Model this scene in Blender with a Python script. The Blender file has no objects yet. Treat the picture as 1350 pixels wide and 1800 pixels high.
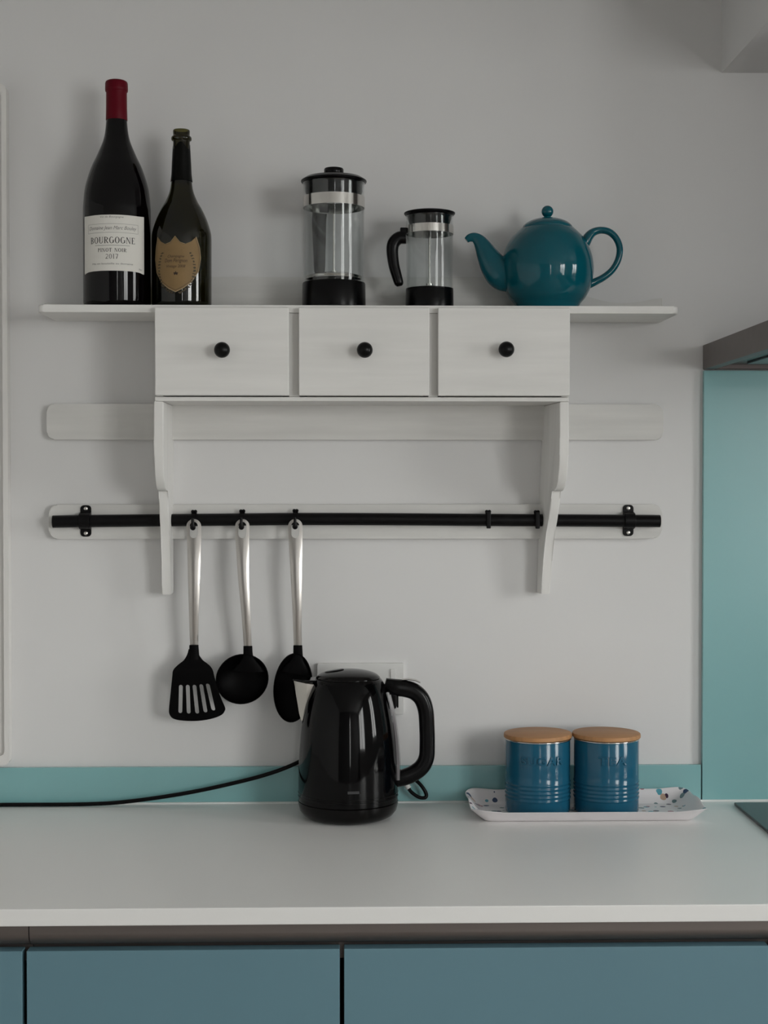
import bpy, bmesh, math, random
from mathutils import Vector, Matrix, Quaternion
from mathutils.geometry import delaunay_2d_cdt

sc = bpy.context.scene
COL = sc.collection
PI = math.pi
R = math.radians

# ------------------------------------------------------------------ camera
F_PX = 2592.0                                   # focal length in pixels of the 1350 x 1800 frame
cd = bpy.data.cameras.new('camera')
cam = bpy.data.objects.new('camera', cd)
COL.objects.link(cam)
cd.sensor_fit = 'VERTICAL'
cd.sensor_height = 36.0
cd.lens = 36.0 * F_PX / 1800.0
cd.clip_start = 0.05
cam.location = (0.0, -2.70, 1.486)
cam.rotation_euler = (PI / 2 - 51 / F_PX, 0.0, -61 / F_PX)
sc.camera = cam

# ------------------------------------------------------------------ world, lights, exposure
w = bpy.data.worlds.new('overcast_sky')          # white overcast sky above a duller ground, seen through the windows
sc.world = w
w.use_nodes = True
nt = w.node_tree
bg = nt.nodes['Background']
tc = nt.nodes.new('ShaderNodeTexCoord')
sx = nt.nodes.new('ShaderNodeSeparateXYZ')
nt.links.new(tc.outputs['Generated'], sx.inputs['Vector'])
mr = nt.nodes.new('ShaderNodeMapRange')
mr.interpolation_type = 'SMOOTHSTEP'
mr.inputs['From Min'].default_value = -0.14
mr.inputs['From Max'].default_value = 0.01
nt.links.new(sx.outputs['Z'], mr.inputs['Value'])
cm = nt.nodes.new('ShaderNodeMix')
cm.data_type = 'RGBA'
cm.inputs['A'].default_value = (0.50, 0.50, 0.50, 1)
cm.inputs['B'].default_value = (1.0, 0.99, 0.99, 1)
nt.links.new(mr.outputs['Result'], cm.inputs['Factor'])
nt.links.new(cm.outputs['Result'], bg.inputs['Color'])
bg.inputs['Strength'].default_value = 17.0


def portal(name, loc, rot, sx, sy):
    """Marks a window opening for the renderer, so that the sky behind it is sampled well; gives no light itself."""
    d = bpy.data.lights.new(name, 'AREA')
    d.shape = 'RECTANGLE'
    d.size, d.size_y = sx, sy
    d.cycles.is_portal = True
    o = bpy.data.objects.new(name, d)
    COL.objects.link(o)
    o.location = loc
    o.rotation_euler = rot
    return o


portal('portal_window_1', (2.50, -1.22, 1.635), (0, R(90), 0), 1.17, 0.60)
portal('portal_window_2', (2.50, -3.90, 1.60), (0, R(90), 0), 1.40, 1.80)
portal('portal_window_3', (0.40, -5.10, 1.35), (R(90), 0, 0), 0.12, 1.60)

vs = sc.view_settings
vs.view_transform = 'Standard'
vs.look = 'None'
vs.gamma = 1.0
vs.use_curve_mapping = False
vs.exposure = 0.0
sc.cycles.use_denoising = True
sc.cycles.max_bounces = 10
sc.cycles.diffuse_bounces = 6
sc.cycles.transparent_max_bounces = 24
sc.cycles.caustics_reflective = False
sc.cycles.caustics_refractive = False


# ------------------------------------------------------------------ materials
def mat(name, col, rough=0.5, metal=0.0, spec=0.5, coat=0.0, coat_rough=0.03):
    m = bpy.data.materials.new(name)
    m.use_nodes = True
    b = m.node_tree.nodes['Principled BSDF']
    b.inputs['Base Color'].default_value = (*col, 1)
    b.inputs['Roughness'].default_value = rough
    b.inputs['Metallic'].default_value = metal
    b.inputs['Specular IOR Level'].default_value = spec
    b.inputs['Coat Weight'].default_value = coat
    b.inputs['Coat Roughness'].default_value = coat_rough
    return m


def tone(m, scale=(4, 4, 4), amount=0.06, bump=0.0, bscale=None, detail=4.0, rough_var=0.0, bump_dist=0.001):
    """Fine procedural variation of a material's own colour, with optional relief, in object space."""
    nt = m.node_tree
    N, L = nt.nodes, nt.links
    b = N['Principled BSDF']
    tc = N.new('ShaderNodeTexCoord')
    mp = N.new('ShaderNodeMapping')
    mp.inputs['Scale'].default_value = scale
    L.new(tc.outputs['Object'], mp.inputs['Vector'])
    nz = N.new('ShaderNodeTexNoise')
    nz.inputs['Scale'].default_value = 1.0
    nz.inputs['Detail'].default_value = detail
    L.new(mp.outputs['Vector'], nz.inputs['Vector'])
    cr = N.new('ShaderNodeValToRGB')
    c = b.inputs['Base Color'].default_value[:3]
    cr.color_ramp.elements[0].position = 0.3
    cr.color_ramp.elements[1].position = 0.7
    cr.color_ramp.elements[0].color = (*[x * (1 - amount) for x in c], 1)
    cr.color_ramp.elements[1].color = (*[min(1, x * (1 + amount)) for x in c], 1)
    L.new(nz.outputs['Fac'], cr.inputs['Fac'])
    L.new(cr.outputs['Color'], b.inputs['Base Color'])
    if rough_var:
        mr = N.new('ShaderNodeMapRange')
        r0 = b.inputs['Roughness'].default_value
        mr.inputs['To Min'].default_value = max(0, r0 - rough_var)
        mr.inputs['To Max'].default_value = r0 + rough_var
        L.new(nz.outputs['Fac'], mr.inputs['Value'])
        L.new(mr.outputs['Result'], b.inputs['Roughness'])
    if bump:
        src = nz
        if bscale:
            mp2 = N.new('ShaderNodeMapping')
            mp2.inputs['Scale'].default_value = bscale
            L.new(tc.outputs['Object'], mp2.inputs['Vector'])
            src = N.new('ShaderNodeTexNoise')
            src.inputs['Scale'].default_value = 1.0
            src.inputs['Detail'].default_value = detail
            L.new(mp2.outputs['Vector'], src.inputs['Vector'])
        bp = N.new('ShaderNodeBump')
        bp.inputs['Strength'].default_value = bump
        bp.inputs['Distance'].default_value = bump_dist
        L.new(src.outputs['Fac'], bp.inputs['Height'])
        L.new(bp.outputs['Normal'], b.inputs['Normal'])
    return m


def thin_glass(name, tint=(0.95, 0.96, 0.96), rough=0.0, ior=1.45):
    """A clear thin wall: what passes straight through plus the Fresnel reflection."""
    m = bpy.data.materials.new(name)
    m.use_nodes = True
    nt = m.node_tree
    N, L = nt.nodes, nt.links
    N.remove(N['Principled BSDF'])
    tr = N.new('ShaderNodeBsdfTransparent')
    tr.inputs['Color'].default_value = (*tint, 1)
    gl = N.new('ShaderNodeBsdfGlossy')
    gl.inputs['Roughness'].default_value = rough
    gl.inputs['Color'].default_value = (1, 1, 1, 1)
    lw = N.new('ShaderNodeLayerWeight')            # Schlick reflectance, the same from both sides of the wall
    lw.inputs['Blend'].default_value = 0.5
    pw = N.new('ShaderNodeMath')
    pw.operation = 'POWER'
    pw.inputs[1].default_value = 5.0
    L.new(lw.outputs['Facing'], pw.inputs[0])
    fr = N.new('ShaderNodeMapRange')
    f0 = ((ior - 1) / (ior + 1)) ** 2
    fr.inputs['To Min'].default_value = f0
    fr.inputs['To Max'].default_value = 0.9
    L.new(pw.outputs['Value'], fr.inputs['Value'])
    mx = N.new('ShaderNodeMixShader')
    L.new(fr.outputs['Result'], mx.inputs['Fac'])
    L.new(tr.outputs['BSDF'], mx.inputs[1])
    L.new(gl.outputs['BSDF'], mx.inputs[2])
    L.new(mx.outputs['Shader'], N['Material Output'].inputs['Surface'])
    return m


M = {}
M['wall'] = tone(mat('wall_paint', (0.70, 0.693, 0.690), 0.6, spec=0.3), (3, 3, 3), 0.012, 0.05, (160, 160, 160))
M['left_wall'] = mat('bright_white_wall_paint', (0.80, 0.80, 0.79), 0.7)
M['ceil'] = mat('ceiling_paint', (0.80, 0.80, 0.795), 0.8)
M['room'] = tone(mat('far_wall_paint', (0.28, 0.28, 0.28), 0.8), (2, 2, 2), 0.03)
M['floor'] = tone(mat('floor_boards', (0.26, 0.225, 0.195), 0.45), (2, 30, 2), 0.25)
M['shelf'] = tone(mat('brushed_white_paint', (0.76, 0.748, 0.728), 0.5, spec=0.35), (5, 60, 60), 0.035, 0.25, (6, 90, 90), bump_dist=0.0008)
M['shelf_v'] = tone(mat('brushed_white_paint_upright', (0.76, 0.748, 0.728), 0.5, spec=0.35), (60, 60, 5), 0.035, 0.25, (90, 90, 6), bump_dist=0.0008)
M['board'] = tone(mat('washed_white_board', (0.655, 0.645, 0.625), 0.6, spec=0.3), (4, 50, 50), 0.06, 0.3, (5, 80, 80), bump_dist=0.001)
M['white'] = mat('white_gloss_paint', (0.74, 0.72, 0.70), 0.35)
M['plastic_white'] = mat('white_plastic', (0.72, 0.715, 0.70), 0.35)
M['worktop'] = tone(mat('pale_worktop', (0.80, 0.796, 0.784), 0.36, spec=0.5), (3, 3, 3), 0.01)
M['sealant'] = mat('white_sealant', (0.72, 0.74, 0.73), 0.4)
M['blue_door'] = tone(mat('blue_lacquer', (0.125, 0.235, 0.285), 0.33, spec=0.4), (3, 3, 3), 0.03)
M['carcass'] = mat('dark_carcass', (0.02, 0.02, 0.024), 0.7)
M['bronze'] = tone(mat('bronze_profile', (0.20, 0.175, 0.165), 0.38, metal=0.7), (2, 60, 60), 0.05)
M['teal'] = tone(mat('back_painted_glass', (0.222, 0.448, 0.458), 0.25, spec=0.5, coat=0.6, coat_rough=0.05), (2, 2, 2), 0.02)
M['hood'] = tone(mat('hood_brown_metal', (0.12, 0.10, 0.095), 0.38, metal=0.3), (4, 60, 60), 0.05)
M['hood_under'] = mat('hood_grey_underside', (0.10, 0.10, 0.105), 0.22, metal=0.6)
M['hob'] = mat('hob_glass', (0.008, 0.010, 0.011), 0.10, spec=0.25)
M['black_metal'] = tone(mat('black_painted_iron', (0.003, 0.0026, 0.003), 0.42, spec=0.16), (70, 70, 70), 0.3, 0.3, (120, 120, 120))
M['black_knob'] = mat('black_knob', (0.002, 0.002, 0.002), 0.3, spec=0.2)
M['black_plastic'] = mat('black_plastic', (0.0025, 0.002, 0.0025), 0.35, spec=0.15)
M['nylon'] = mat('black_nylon', (0.0018, 0.0016, 0.0018), 0.5, spec=0.06)
M['gloss_black'] = mat('gloss_black_enamel', (0.001, 0.0008, 0.001), 0.07, spec=0.20)
M['satin_black'] = mat('satin_black_plastic', (0.0015, 0.0013, 0.0016), 0.25, spec=0.18)
M['lid_black'] = mat('kettle_lid_black', (0.0022, 0.0018, 0.0018), 0.14, spec=0.22)
M['steel'] = tone(mat('brushed_steel', (0.50, 0.475, 0.45), 0.30, metal=1.0), (200, 200, 6), 0.08, rough_var=0.05)
M['chrome'] = mat('polished_steel', (0.68, 0.66, 0.63), 0.14, metal=1.0)
M['screw'] = mat('zinc_screw', (0.62, 0.60, 0.57), 0.35, metal=1.0)
M['spout_steel'] = mat('satin_steel_spout', (0.72, 0.68, 0.63), 0.42, metal=0.9)
M['gauge'] = mat('smoky_water_gauge', (0.16, 0.15, 0.155), 0.12, spec=0.6)
M['emblem'] = mat('grey_emblem', (0.05, 0.05, 0.052), 0.4, spec=0.2)
M['glass'] = thin_glass('clear_glass')
M['pane'] = thin_glass('window_glass', (0.97, 0.98, 0.97))
M['green_glass'] = thin_glass('dark_green_bottle_glass', (0.125, 0.112, 0.022), 0.03, 1.5)
M['wine_glass'] = mat('dark_red_wine_bottle', (0.0012, 0.0006, 0.001), 0.06, spec=0.26)
M['capsule'] = mat('red_foil_capsule', (0.105, 0.0012, 0.008), 0.42, spec=0.12)
M['cork_top'] = mat('dark_capsule_top', (0.02, 0.004, 0.007), 0.4)
M['foil_black'] = mat('torn_black_foil', (0.002, 0.002, 0.0015), 0.35, spec=0.12)
M['paper'] = tone(mat('cream_label_paper', (0.72, 0.70, 0.655), 0.7, spec=0.2), (20, 20, 20), 0.01)
M['ink'] = mat('black_ink', (0.035, 0.033, 0.033), 0.6)
M['ink_pale'] = mat('grey_ink', (0.17, 0.165, 0.16), 0.6)
M['shield'] = tone(mat('old_gold_label', (0.235, 0.150, 0.065), 0.6, spec=0.3), (30, 30, 30), 0.08)
M['shield_edge'] = mat('pale_gold_label_edge', (0.33, 0.25, 0.14), 0.5)
M['shield_ink'] = mat('brown_label_ink', (0.03, 0.014, 0.006), 0.6)
M['leaf_ink'] = mat('olive_label_ink', (0.05, 0.035, 0.012), 0.6)
M['teapot'] = mat('teal_glaze', (0.001, 0.082, 0.112), 0.08, spec=0.40)
M['canister'] = mat('blue_enamel', (0.011, 0.092, 0.160), 0.13, spec=0.38)
M['tray'] = mat('white_melamine', (0.80, 0.765, 0.78), 0.3)
M['cork'] = mat('wine_cork', (0.3, 0.2, 0.12), 0.8)


def wood_lid():
    m = tone(mat('bamboo_lid', (0.42, 0.215, 0.095), 0.5, spec=0.3), (10, 150, 40), 0.16, 0.15, (10, 160, 40), bump_dist=0.0005)
    return m


M['bamboo'] = wood_lid()


def confetti():
    """White melamine printed with small coloured dots and dashes."""
    m = mat('confetti_print', (0.80, 0.765, 0.78), 0.3)
    nt = m.node_tree
    N, L = nt.nodes, nt.links
    b = N['Principled BSDF']
    tc = N.new('ShaderNodeTexCoord')
    mp = N.new('ShaderNodeMapping')
    mp.inputs['Scale'].default_value = (60, 60, 24)
    L.new(tc.outputs['Object'], mp.inputs['Vector'])
    vo = N.new('ShaderNodeTexVoronoi')
    vo.inputs['Scale'].default_value = 1.0
    L.new(mp.outputs['Vector'], vo.inputs['Vector'])
    lt = N.new('ShaderNodeMath')
    lt.operation = 'LESS_THAN'
    lt.inputs[1].default_value = 0.33
    L.new(vo.outputs['Distance'], lt.inputs[0])
    sep = N.new('ShaderNodeSeparateColor')
    L.new(vo.outputs['Color'], sep.inputs['Color'])
    cr = N.new('ShaderNodeValToRGB')
    cr.color_ramp.interpolation = 'CONSTANT'
    els = [(0.0, (0.05, 0.02, 0.05)), (0.16, (0.02, 0.05, 0.13)), (0.32, (0.10, 0.34, 0.42)), (0.48, (0.34, 0.08, 0.13)),
           (0.6, (0.52, 0.36, 0.27)), (0.74, (0.16, 0.24, 0.26)), (0.88, (0.80, 0.765, 0.78))]
    cr.color_ramp.elements[0].color = (*els[0][1], 1)
    cr.color_ramp.elements[1].position = els[1][0]
    cr.color_ramp.elements[1].color = (*els[1][1], 1)
    for p, c in els[2:]:
        e = cr.color_ramp.elements.new(p)
        e.color = (*c, 1)
    L.new(sep.outputs['Red'], cr.inputs['Fac'])
    mx = N.new('ShaderNodeMix')
    mx.data_type = 'RGBA'
    mx.inputs['A'].default_value = (0.80, 0.765, 0.78, 1)
    L.new(lt.outputs['Value'], mx.inputs['Factor'])
    L.new(cr.outputs['Color'], mx.inputs['B'])
    L.new(mx.outputs['Result'], b.inputs['Base Color'])
    return m


M['confetti'] = confetti()


# ------------------------------------------------------------------ mesh helpers
def thing(name, label, cat, loc=(0, 0, 0), rotz=0.0, group=None):
    o = bpy.data.objects.new(name, None)
    COL.objects.link(o)
    o.empty_display_size = 0.05
    o.location = loc
    o.rotation_euler = (0, 0, rotz)
    o['label'] = label
    o['category'] = cat
    if group:
        o['group'] = group
    return o


def root_of(o):
    while o.parent:
        o = o.parent
    return o


def obj(name, bm, m, parent=None, world=False, smooth=35, label=None):
    """Link a bmesh as one object; with world=True its vertices are in room coordinates."""
    if world and parent is not None:
        bmesh.ops.translate(bm, verts=bm.verts, vec=-Vector(root_of(parent).location))
    bmesh.ops.recalc_face_normals(bm, faces=bm.faces)
    me = bpy.data.meshes.new(name)
    bm.to_mesh(me)
    bm.free()
    if smooth:
        me.shade_smooth()
        me.set_sharp_from_angle(angle=R(smooth))
    for k in (m if isinstance(m, (list, tuple)) else [m]):
        me.materials.append(M[k])
    o = bpy.data.objects.new(name, me)
    COL.objects.link(o)
    if smooth and me.polygons:
        areas = [p.area for p in me.polygons]
        if max(areas) > .06 * sum(areas):           # boxes and boards: keep their large faces flat
            wn = o.modifiers.new('weighted_normal', 'WEIGHTED_NORMAL')
            wn.weight = 100
            wn.keep_sharp = True
    if parent is not None:
        o.parent = parent
    if label:
        o['label'] = label
    return o


def struct(name, bm, m, smooth=None):
    o = obj(name, bm, m, smooth=smooth or 0)
    o['kind'] = 'structure'
    return o


def box(bm, x0, x1, y0, y1, z0, z1, bev=0.0, seg=2):
    r = bmesh.ops.create_cube(bm, size=1.0)
    vv = r['verts']
    for v in vv:
        v.co = Vector(((x0 + x1) / 2 + v.co.x * (x1 - x0), (y0 + y1) / 2 + v.co.y * (y1 - y0), (z0 + z1) / 2 + v.co.z * (z1 - z0)))
    if bev:
        ee = list({e for v in vv for e in v.link_edges})
        bmesh.ops.bevel(bm, geom=ee, offset=bev, segments=seg, profile=0.5, affect='EDGES')
    return bm


def nbox(*a, **k):
    return box(bmesh.new(), *a, **k)


def lathe(prof, seg=64, cx=0.0, cy=0.0, cz=0.0, bm=None):
    """Turn (r, z) round the vertical axis; r = 0 closes an end."""
    bm = bm or bmesh.new()
    rings = []
    for r, z in prof:
        if r < 1e-6:
            rings.append([bm.verts.new((cx, cy, cz + z))])
        else:
            rings.append([bm.verts.new((cx + r * math.cos(2 * PI * i / seg), cy + r * math.sin(2 * PI * i / seg), cz + z)) for i in range(seg)])
    for a, b in zip(rings, rings[1:]):
        for i in range(seg):
            j = (i + 1) % seg
            if len(a) == 1 and len(b) == 1:
                continue
            if len(a) == 1:
                bm.faces.new((a[0], b[i], b[j]))
            elif len(b) == 1:
                bm.faces.new((a[i], a[j], b[0]))
            else:
                bm.faces.new((a[i], a[j], b[j], b[i]))
    return bm


def spline(pts, n=8):
    """Catmull-Rom through points of any dimension."""
    out = []
    P = [tuple(p) for p in pts]
    P = [tuple(2 * a - b for a, b in zip(P[0], P[1]))] + P + [tuple(2 * a - b for a, b in zip(P[-1], P[-2]))]
    for k in range(1, len(P) - 2):
        for i in range(n):
            t = i / n
            q = []
            for a, b, c, d in zip(P[k - 1], P[k], P[k + 1], P[k + 2]):
                q.append(0.5 * (2 * b + (c - a) * t + (2 * a - 5 * b + 4 * c - d) * t * t + (3 * b - a - 3 * c + d) * t ** 3))
            out.append(tuple(q))
    out.append(P[-2])
    return out


def tube(pts, rad, seg=16, flat=1.0, side=None, bm=None, caps=True, power=2.0):
    """Sweep along pts; rad a number or list; flat squeezes the cross-section along 'side'."""
    bm = bm or bmesh.new()
    pts = [Vector(p) for p in pts]
    n = len(pts)
    rr = rad if isinstance(rad, (list, tuple)) else [rad] * n
    t0 = (pts[1] - pts[0]).normalized()
    ref = Vector(side) if side else (Vector((0, 1, 0)) if abs(t0.y) < 0.8 else Vector((1, 0, 0)))
    rings = []
    for i, p in enumerate(pts):
        t = (pts[min(i + 1, n - 1)] - pts[max(i - 1, 0)]).normalized()
        a = (ref - t * ref.dot(t)).normalized()
        b = t.cross(a)
        if not side:
            ref = a
        ring = []
        for k in range(seg):
            th = 2 * PI * k / seg
            c, s = math.cos(th), math.sin(th)
            if power != 2.0:
                c = math.copysign(abs(c) ** (2 / power), c)
                s = math.copysign(abs(s) ** (2 / power), s)
            ring.append(bm.verts.new(p + a * (rr[i] * flat * c) + b * (rr[i] * s)))
        rings.append(ring)
    for a, b in zip(rings, rings[1:]):
        for k in range(seg):
            j = (k + 1) % seg
            bm.faces.new((a[k], a[j], b[j], b[k]))
    if caps:
        bm.faces.new(rings[0][::-1])
        bm.faces.new(rings[-1])
    return bm


def prism(outline, axis, a0, a1, bev=0.0, bm=None, seg=2):
    """Extrude a 2D outline: axis 'x' takes (y, z), 'y' takes (x, z), 'z' takes (x, y)."""
    own = bm is None
    bm = bm or bmesh.new()

    def P(u, v, t):
        return {'x': (t, u, v), 'y': (u, t, v), 'z': (u, v, t)}[axis]
    A = [bm.verts.new(P(u, v, a0)) for u, v in outline]
    B = [bm.verts.new(P(u, v, a1)) for u, v in outline]
    n = len(A)
    f = [bm.faces.new(A), bm.faces.new(B[::-1])]
    for i in range(n):
        j = (i + 1) % n
        bm.faces.new((A[i], B[i], B[j], A[j]))
    if bev:
        ee = list(f[0].edges) + list(f[1].edges)
        bmesh.ops.bevel(bm, geom=ee, offset=bev, segments=seg, profile=0.5, affect='EDGES')
    return bm


def rrect(x0, x1, y0, y1, r, n=6):
    out = []
    for cx, cy, a in ((x1 - r, y1 - r, 0), (x0 + r, y1 - r, 90), (x0 + r, y0 + r, 180), (x1 - r, y0 + r, 270)):
        for k in range(n + 1):
            t = R(a + 90 * k / n)
            out.append((cx + r * math.cos(t), cy + r * math.sin(t)))
    return out


def plate(outer, holes, place, thick, grid=0.004, bm=None, sides=True):
    """Fill an outline with holes by a fine triangulation; place(u, v, w) puts a point of the sheet in space (w = 0 or thick)."""
    bm = bm or bmesh.new()
    vs_, ed = [], []
    for loop in [outer] + list(holes):
        s = len(vs_)
        vs_ += [Vector(p) for p in loop]
        ed += [(s + i, s + (i + 1) % len(loop)) for i in range(len(loop))]
    us = [p[0] for p in outer]
    ws = [p[1] for p in outer]
    if grid:
        u = min(us) + grid / 2
        while u < max(us):
            v = min(ws) + grid / 2
            while v < max(ws):
                vs_.append(Vector((u, v)))
                v += grid
            u += grid
    V, E_, Fc, _, _, _ = delaunay_2d_cdt(vs_, ed, [], 1, 1e-7)

    def inside(p, poly):
        c = False
        for (x0, y0), (x1, y1) in zip(poly, poly[1:] + poly[:1]):
            if (y0 > p[1]) != (y1 > p[1]) and p[0] < x0 + (p[1] - y0) * (x1 - x0) / (y1 - y0):
                c = not c
        return c
    keep = []
    for f in Fc:
        g = (sum(V[i].x for i in f) / len(f), sum(V[i].y for i in f) / len(f))
        if inside(g, list(outer)) and not any(inside(g, list(h)) for h in holes):
            keep.append(f)
    Fc = keep
    used = {i for f in Fc for i in f}
    top = {i: bm.verts.new(place(V[i].x, V[i].y, 0.0)) for i in used}
    bot = {i: bm.verts.new(place(V[i].x, V[i].y, thick)) for i in used} if sides else None
    cnt = {}
    for f in Fc:
        bm.faces.new([top[i] for i in f])
        if sides:
            bm.faces.new([bot[i] for i in reversed(f)])
            for a, b in zip(f, list(f[1:]) + [f[0]]):
                cnt.setdefault(frozenset((a, b)), []).append((a, b))
    if sides:
        for k, l in cnt.items():
            if len(l) == 1:
                a, b = l[0]
                bm.faces.new((top[b], top[a], bot[a], bot[b]))
    return bm


def bend(bm, rad, cx=0.0, cy=0.0, off=0.0, turn=0.0):
    """Wrap a flat sheet (x across, z up, y = raise towards the viewer) round a vertical cylinder."""
    for v in bm.verts:
        a = v.co.x / rad + turn
        r = rad + off - v.co.y
        v.co = Vector((cx + r * math.sin(a), cy - r * math.cos(a), v.co.z))
    return bm


def text_bm(s, size, extrude=0.0, shear=0.0, bevel=0.0, space=1.0, width=None):
    """Lettering as a sheet in x-z, centred on the origin, raised along -y."""
    cu = bpy.data.curves.new('lettering', 'FONT')
    cu.body = s
    cu.size = size
    cu.shear = shear
    cu.extrude = extrude
    cu.bevel_depth = bevel
    cu.space_character = space
    cu.resolution_u = 3
    o = bpy.data.objects.new('lettering_curve', cu)
    COL.objects.link(o)
    bpy.context.view_layer.update()
    me = bpy.data.meshes.new_from_object(o.evaluated_get(bpy.context.evaluated_depsgraph_get()))
    bpy.data.objects.remove(o)
    bpy.data.curves.remove(cu)
    bm = bmesh.new()
    bm.from_mesh(me)
    bpy.data.meshes.remove(me)
    xs = [v.co.x for v in bm.verts]
    ys = [v.co.y for v in bm.verts]
    mx, my = (min(xs) + max(xs)) / 2, (min(ys) + max(ys)) / 2
    k = width / (max(xs) - min(xs)) if width else 1.0
    for v in bm.verts:
        v.co = Vector(((v.co.x - mx) * k, -v.co.z, v.co.y - my))
    return bm


# ---- a small roman alphabet with thick stems, hairlines and serifs, for the wine label
def serif_word(word, height, total, sw=0.17):
    bm = bmesh.new()

    def quad(p):
        bm.faces.new([bm.verts.new((x, 0, y)) for x, y in p])

    def rect(x0, x1, y0, y1):
        quad([(x0, y0), (x1, y0), (x1, y1), (x0, y1)])

    def ring(cx, cy, rx, ry, tx, ty, a0, a1, n=14):
        for i in range(n):
            p, q = R(a0 + (a1 - a0) * i / n), R(a0 + (a1 - a0) * (i + 1) / n)
            quad([(cx + rx * math.cos(p), cy + ry * math.sin(p)), (cx + rx * math.cos(q), cy + ry * math.sin(q)),
                  (cx + (rx - tx) * math.cos(q), cy + (ry - ty) * math.sin(q)), (cx + (rx - tx) * math.cos(p), cy + (ry - ty) * math.sin(p))])

    def stem(x, w_=sw, y0=0, y1=1):
        rect(x, x + w_, y0, y1)

    def foot(x, w_=sw, y=0.0):
        rect(x - 0.07, x + w_ + 0.07, y - (0.05 if y > 0.5 else 0), y + (0 if y > 0.5 else 0.05))
    W = {'B': .72, 'O': .84, 'U': .82, 'R': .80, 'G': .84, 'N': .86, 'E': .68, 'P': .68, 'I': .34, 'T': .74, '2': .58, '0': .6, '1': .4, '7': .56, ' ': .45}
    gap = 0.17
    adv = [(ch, W[ch]) for ch in word]
    tot = sum(a for _, a in adv) + gap * (len(word) - 1)
    x = 0.0
    for ch, wd in adv:
        s = len(bm.verts)
        if ch in 'BRPEIT1':
            sx = (wd - sw) / 2 if ch in 'IT1' else 0.08
            stem(sx)
            foot(sx)
            if ch != 'T':
                foot(sx, y=1.0)
        if ch in 'BRP':
            ring(0.25, .74, wd - .30, .26, sw, .06, -90, 90)
            if ch == 'B':
                ring(0.25, .265, wd - .25, .265, sw, .06, -90, 90)
            if ch == 'R':
                quad([(.30, .49), (.46, .49), (wd, .0), (wd - .18, .0)])
                rect(wd - .2, wd + .04, 0, .05)
        if ch == 'E':
            rect(.2, wd - .05, .94, 1)
            rect(.2, wd - .18, .48, .54)
            rect(.2, wd, 0, .06)
            rect(wd - .1, wd - .04, .78, 1)
            rect(wd - .06, wd, 0, .24)
        if ch == 'T':
            rect(0, wd, .94, 1)
            rect(0, .06, .78, 1)
            rect(wd - .06, wd, .78, 1)
        if ch in 'O0':
            ring(wd / 2, .5, wd / 2, .52, sw, .06, 0, 360, 26)
        if ch == 'G':
            ring(wd / 2, .5, wd / 2, .52, sw, .06, 48, 322, 22)
            stem(wd - sw - .02, y0=.08, y1=.46)
            foot(wd - sw - .02, y=.46)
        if ch == 'U':
            stem(.06, y0=.3)
            stem(wd - .16, .08, .3, 1)
            ring(wd / 2 - .01, .32, wd / 2 - .06, .34, sw * .75, .07, 180, 360)
            foot(.06, y=1.0)
            foot(wd - .16, .08, 1.0)
        if ch == 'N':
            stem(.08, .07)
            stem(wd - .15, .07)
            quad([(.04, 1), (.24, 1), (wd - .08, 0), (wd - .2, 0)])
            foot(.08, .07)
            foot(wd - .15, .07, 1.0)
        if ch == '2':
            ring(wd / 2, .72, wd / 2 - .02, .28, sw * .9, .06, -20, 160)
            quad([(wd - .06, .62), (wd - .2, .56), (.02, .06), (.16, .06)])
            rect(0, wd, 0, .09)
        if ch == '7':
            rect(0, wd, .91, 1)
            quad([(wd - .1, .95), (wd, .95), (.32, 0), (.16, 0)])
        bm.verts.ensure_lookup_table()
        for v in bm.verts[s:]:
            v.co.x += x
        x += wd + gap
    kx = total / tot
    for v in bm.verts:
        v.co = Vector(((v.co.x - tot / 2) * kx, 0, (v.co.z - 0.5) * height))
    return bm


def rule(bm, x0, x1, z, h, n=10):
    for i in range(n):
        a, b = x0 + (x1 - x0) * i / n, x0 + (x1 - x0) * (i + 1) / n
        bm.faces.new([bm.verts.new(p) for p in ((a, 0, z - h / 2), (b, 0, z - h / 2), (b, 0, z + h / 2), (a, 0, z + h / 2))])
    return bm


def shift(bm, x=0, y=0, z=0):
    bmesh.ops.translate(bm, verts=bm.verts, vec=(x, y, z))
    return bm


def join(*bms):
    out = bmesh.new()
    for b in bms:
        me = bpy.data.meshes.new('scratch')
        b.to_mesh(me)
        b.free()
        out.from_mesh(me)
        bpy.data.meshes.remove(me)
    return out


# ================================================================== the room
XL, XR, YF, ZC = -2.0, 2.40, -5.0, 2.43
struct('floor', nbox(XL - .1, XR + .1, YF - .1, .1, -.06, 0), 'floor')
struct('ceiling', nbox(XL - .1, XR + .1, YF - .1, .1, ZC, ZC + .08), 'ceil')
struct('wall_back', nbox(XL - .1, XR + .1, 0, .12, 0, ZC), 'wall')
struct('wall_left', nbox(XL - .1, XL, YF, 0, 0, ZC), 'left_wall')

WIN = [('y', -1.52, -.92, 1.05, 2.22), ('y', -4.80, -3.00, .90, 2.30)]
bm = bmesh.new()
box(bm, XR, XR + .12, YF, 0, 0, .90)
box(bm, XR, XR + .12, YF, 0, 2.30, ZC)
box(bm, XR, XR + .12, -1.52, -.92, .90, 1.05)
box(bm, XR, XR + .12, -1.52, -.92, 2.22, 2.30)
for a, b in ((-.92, 0), (-3.00, -1.52), (YF, -4.80)):
    box(bm, XR, XR + .12, a, b, .90, 2.30)
struct('wall_right', bm, 'wall')
bm = bmesh.new()
box(bm, XL, .34, YF - .12, YF, 0, ZC)
box(bm, .46, XR, YF - .12, YF, 0, ZC)
box(bm, .34, .46, YF - .12, YF, 0, .55)
box(bm, .34, .46, YF - .12, YF, 2.15, ZC)
struct('wall_front', bm, 'room')

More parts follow.
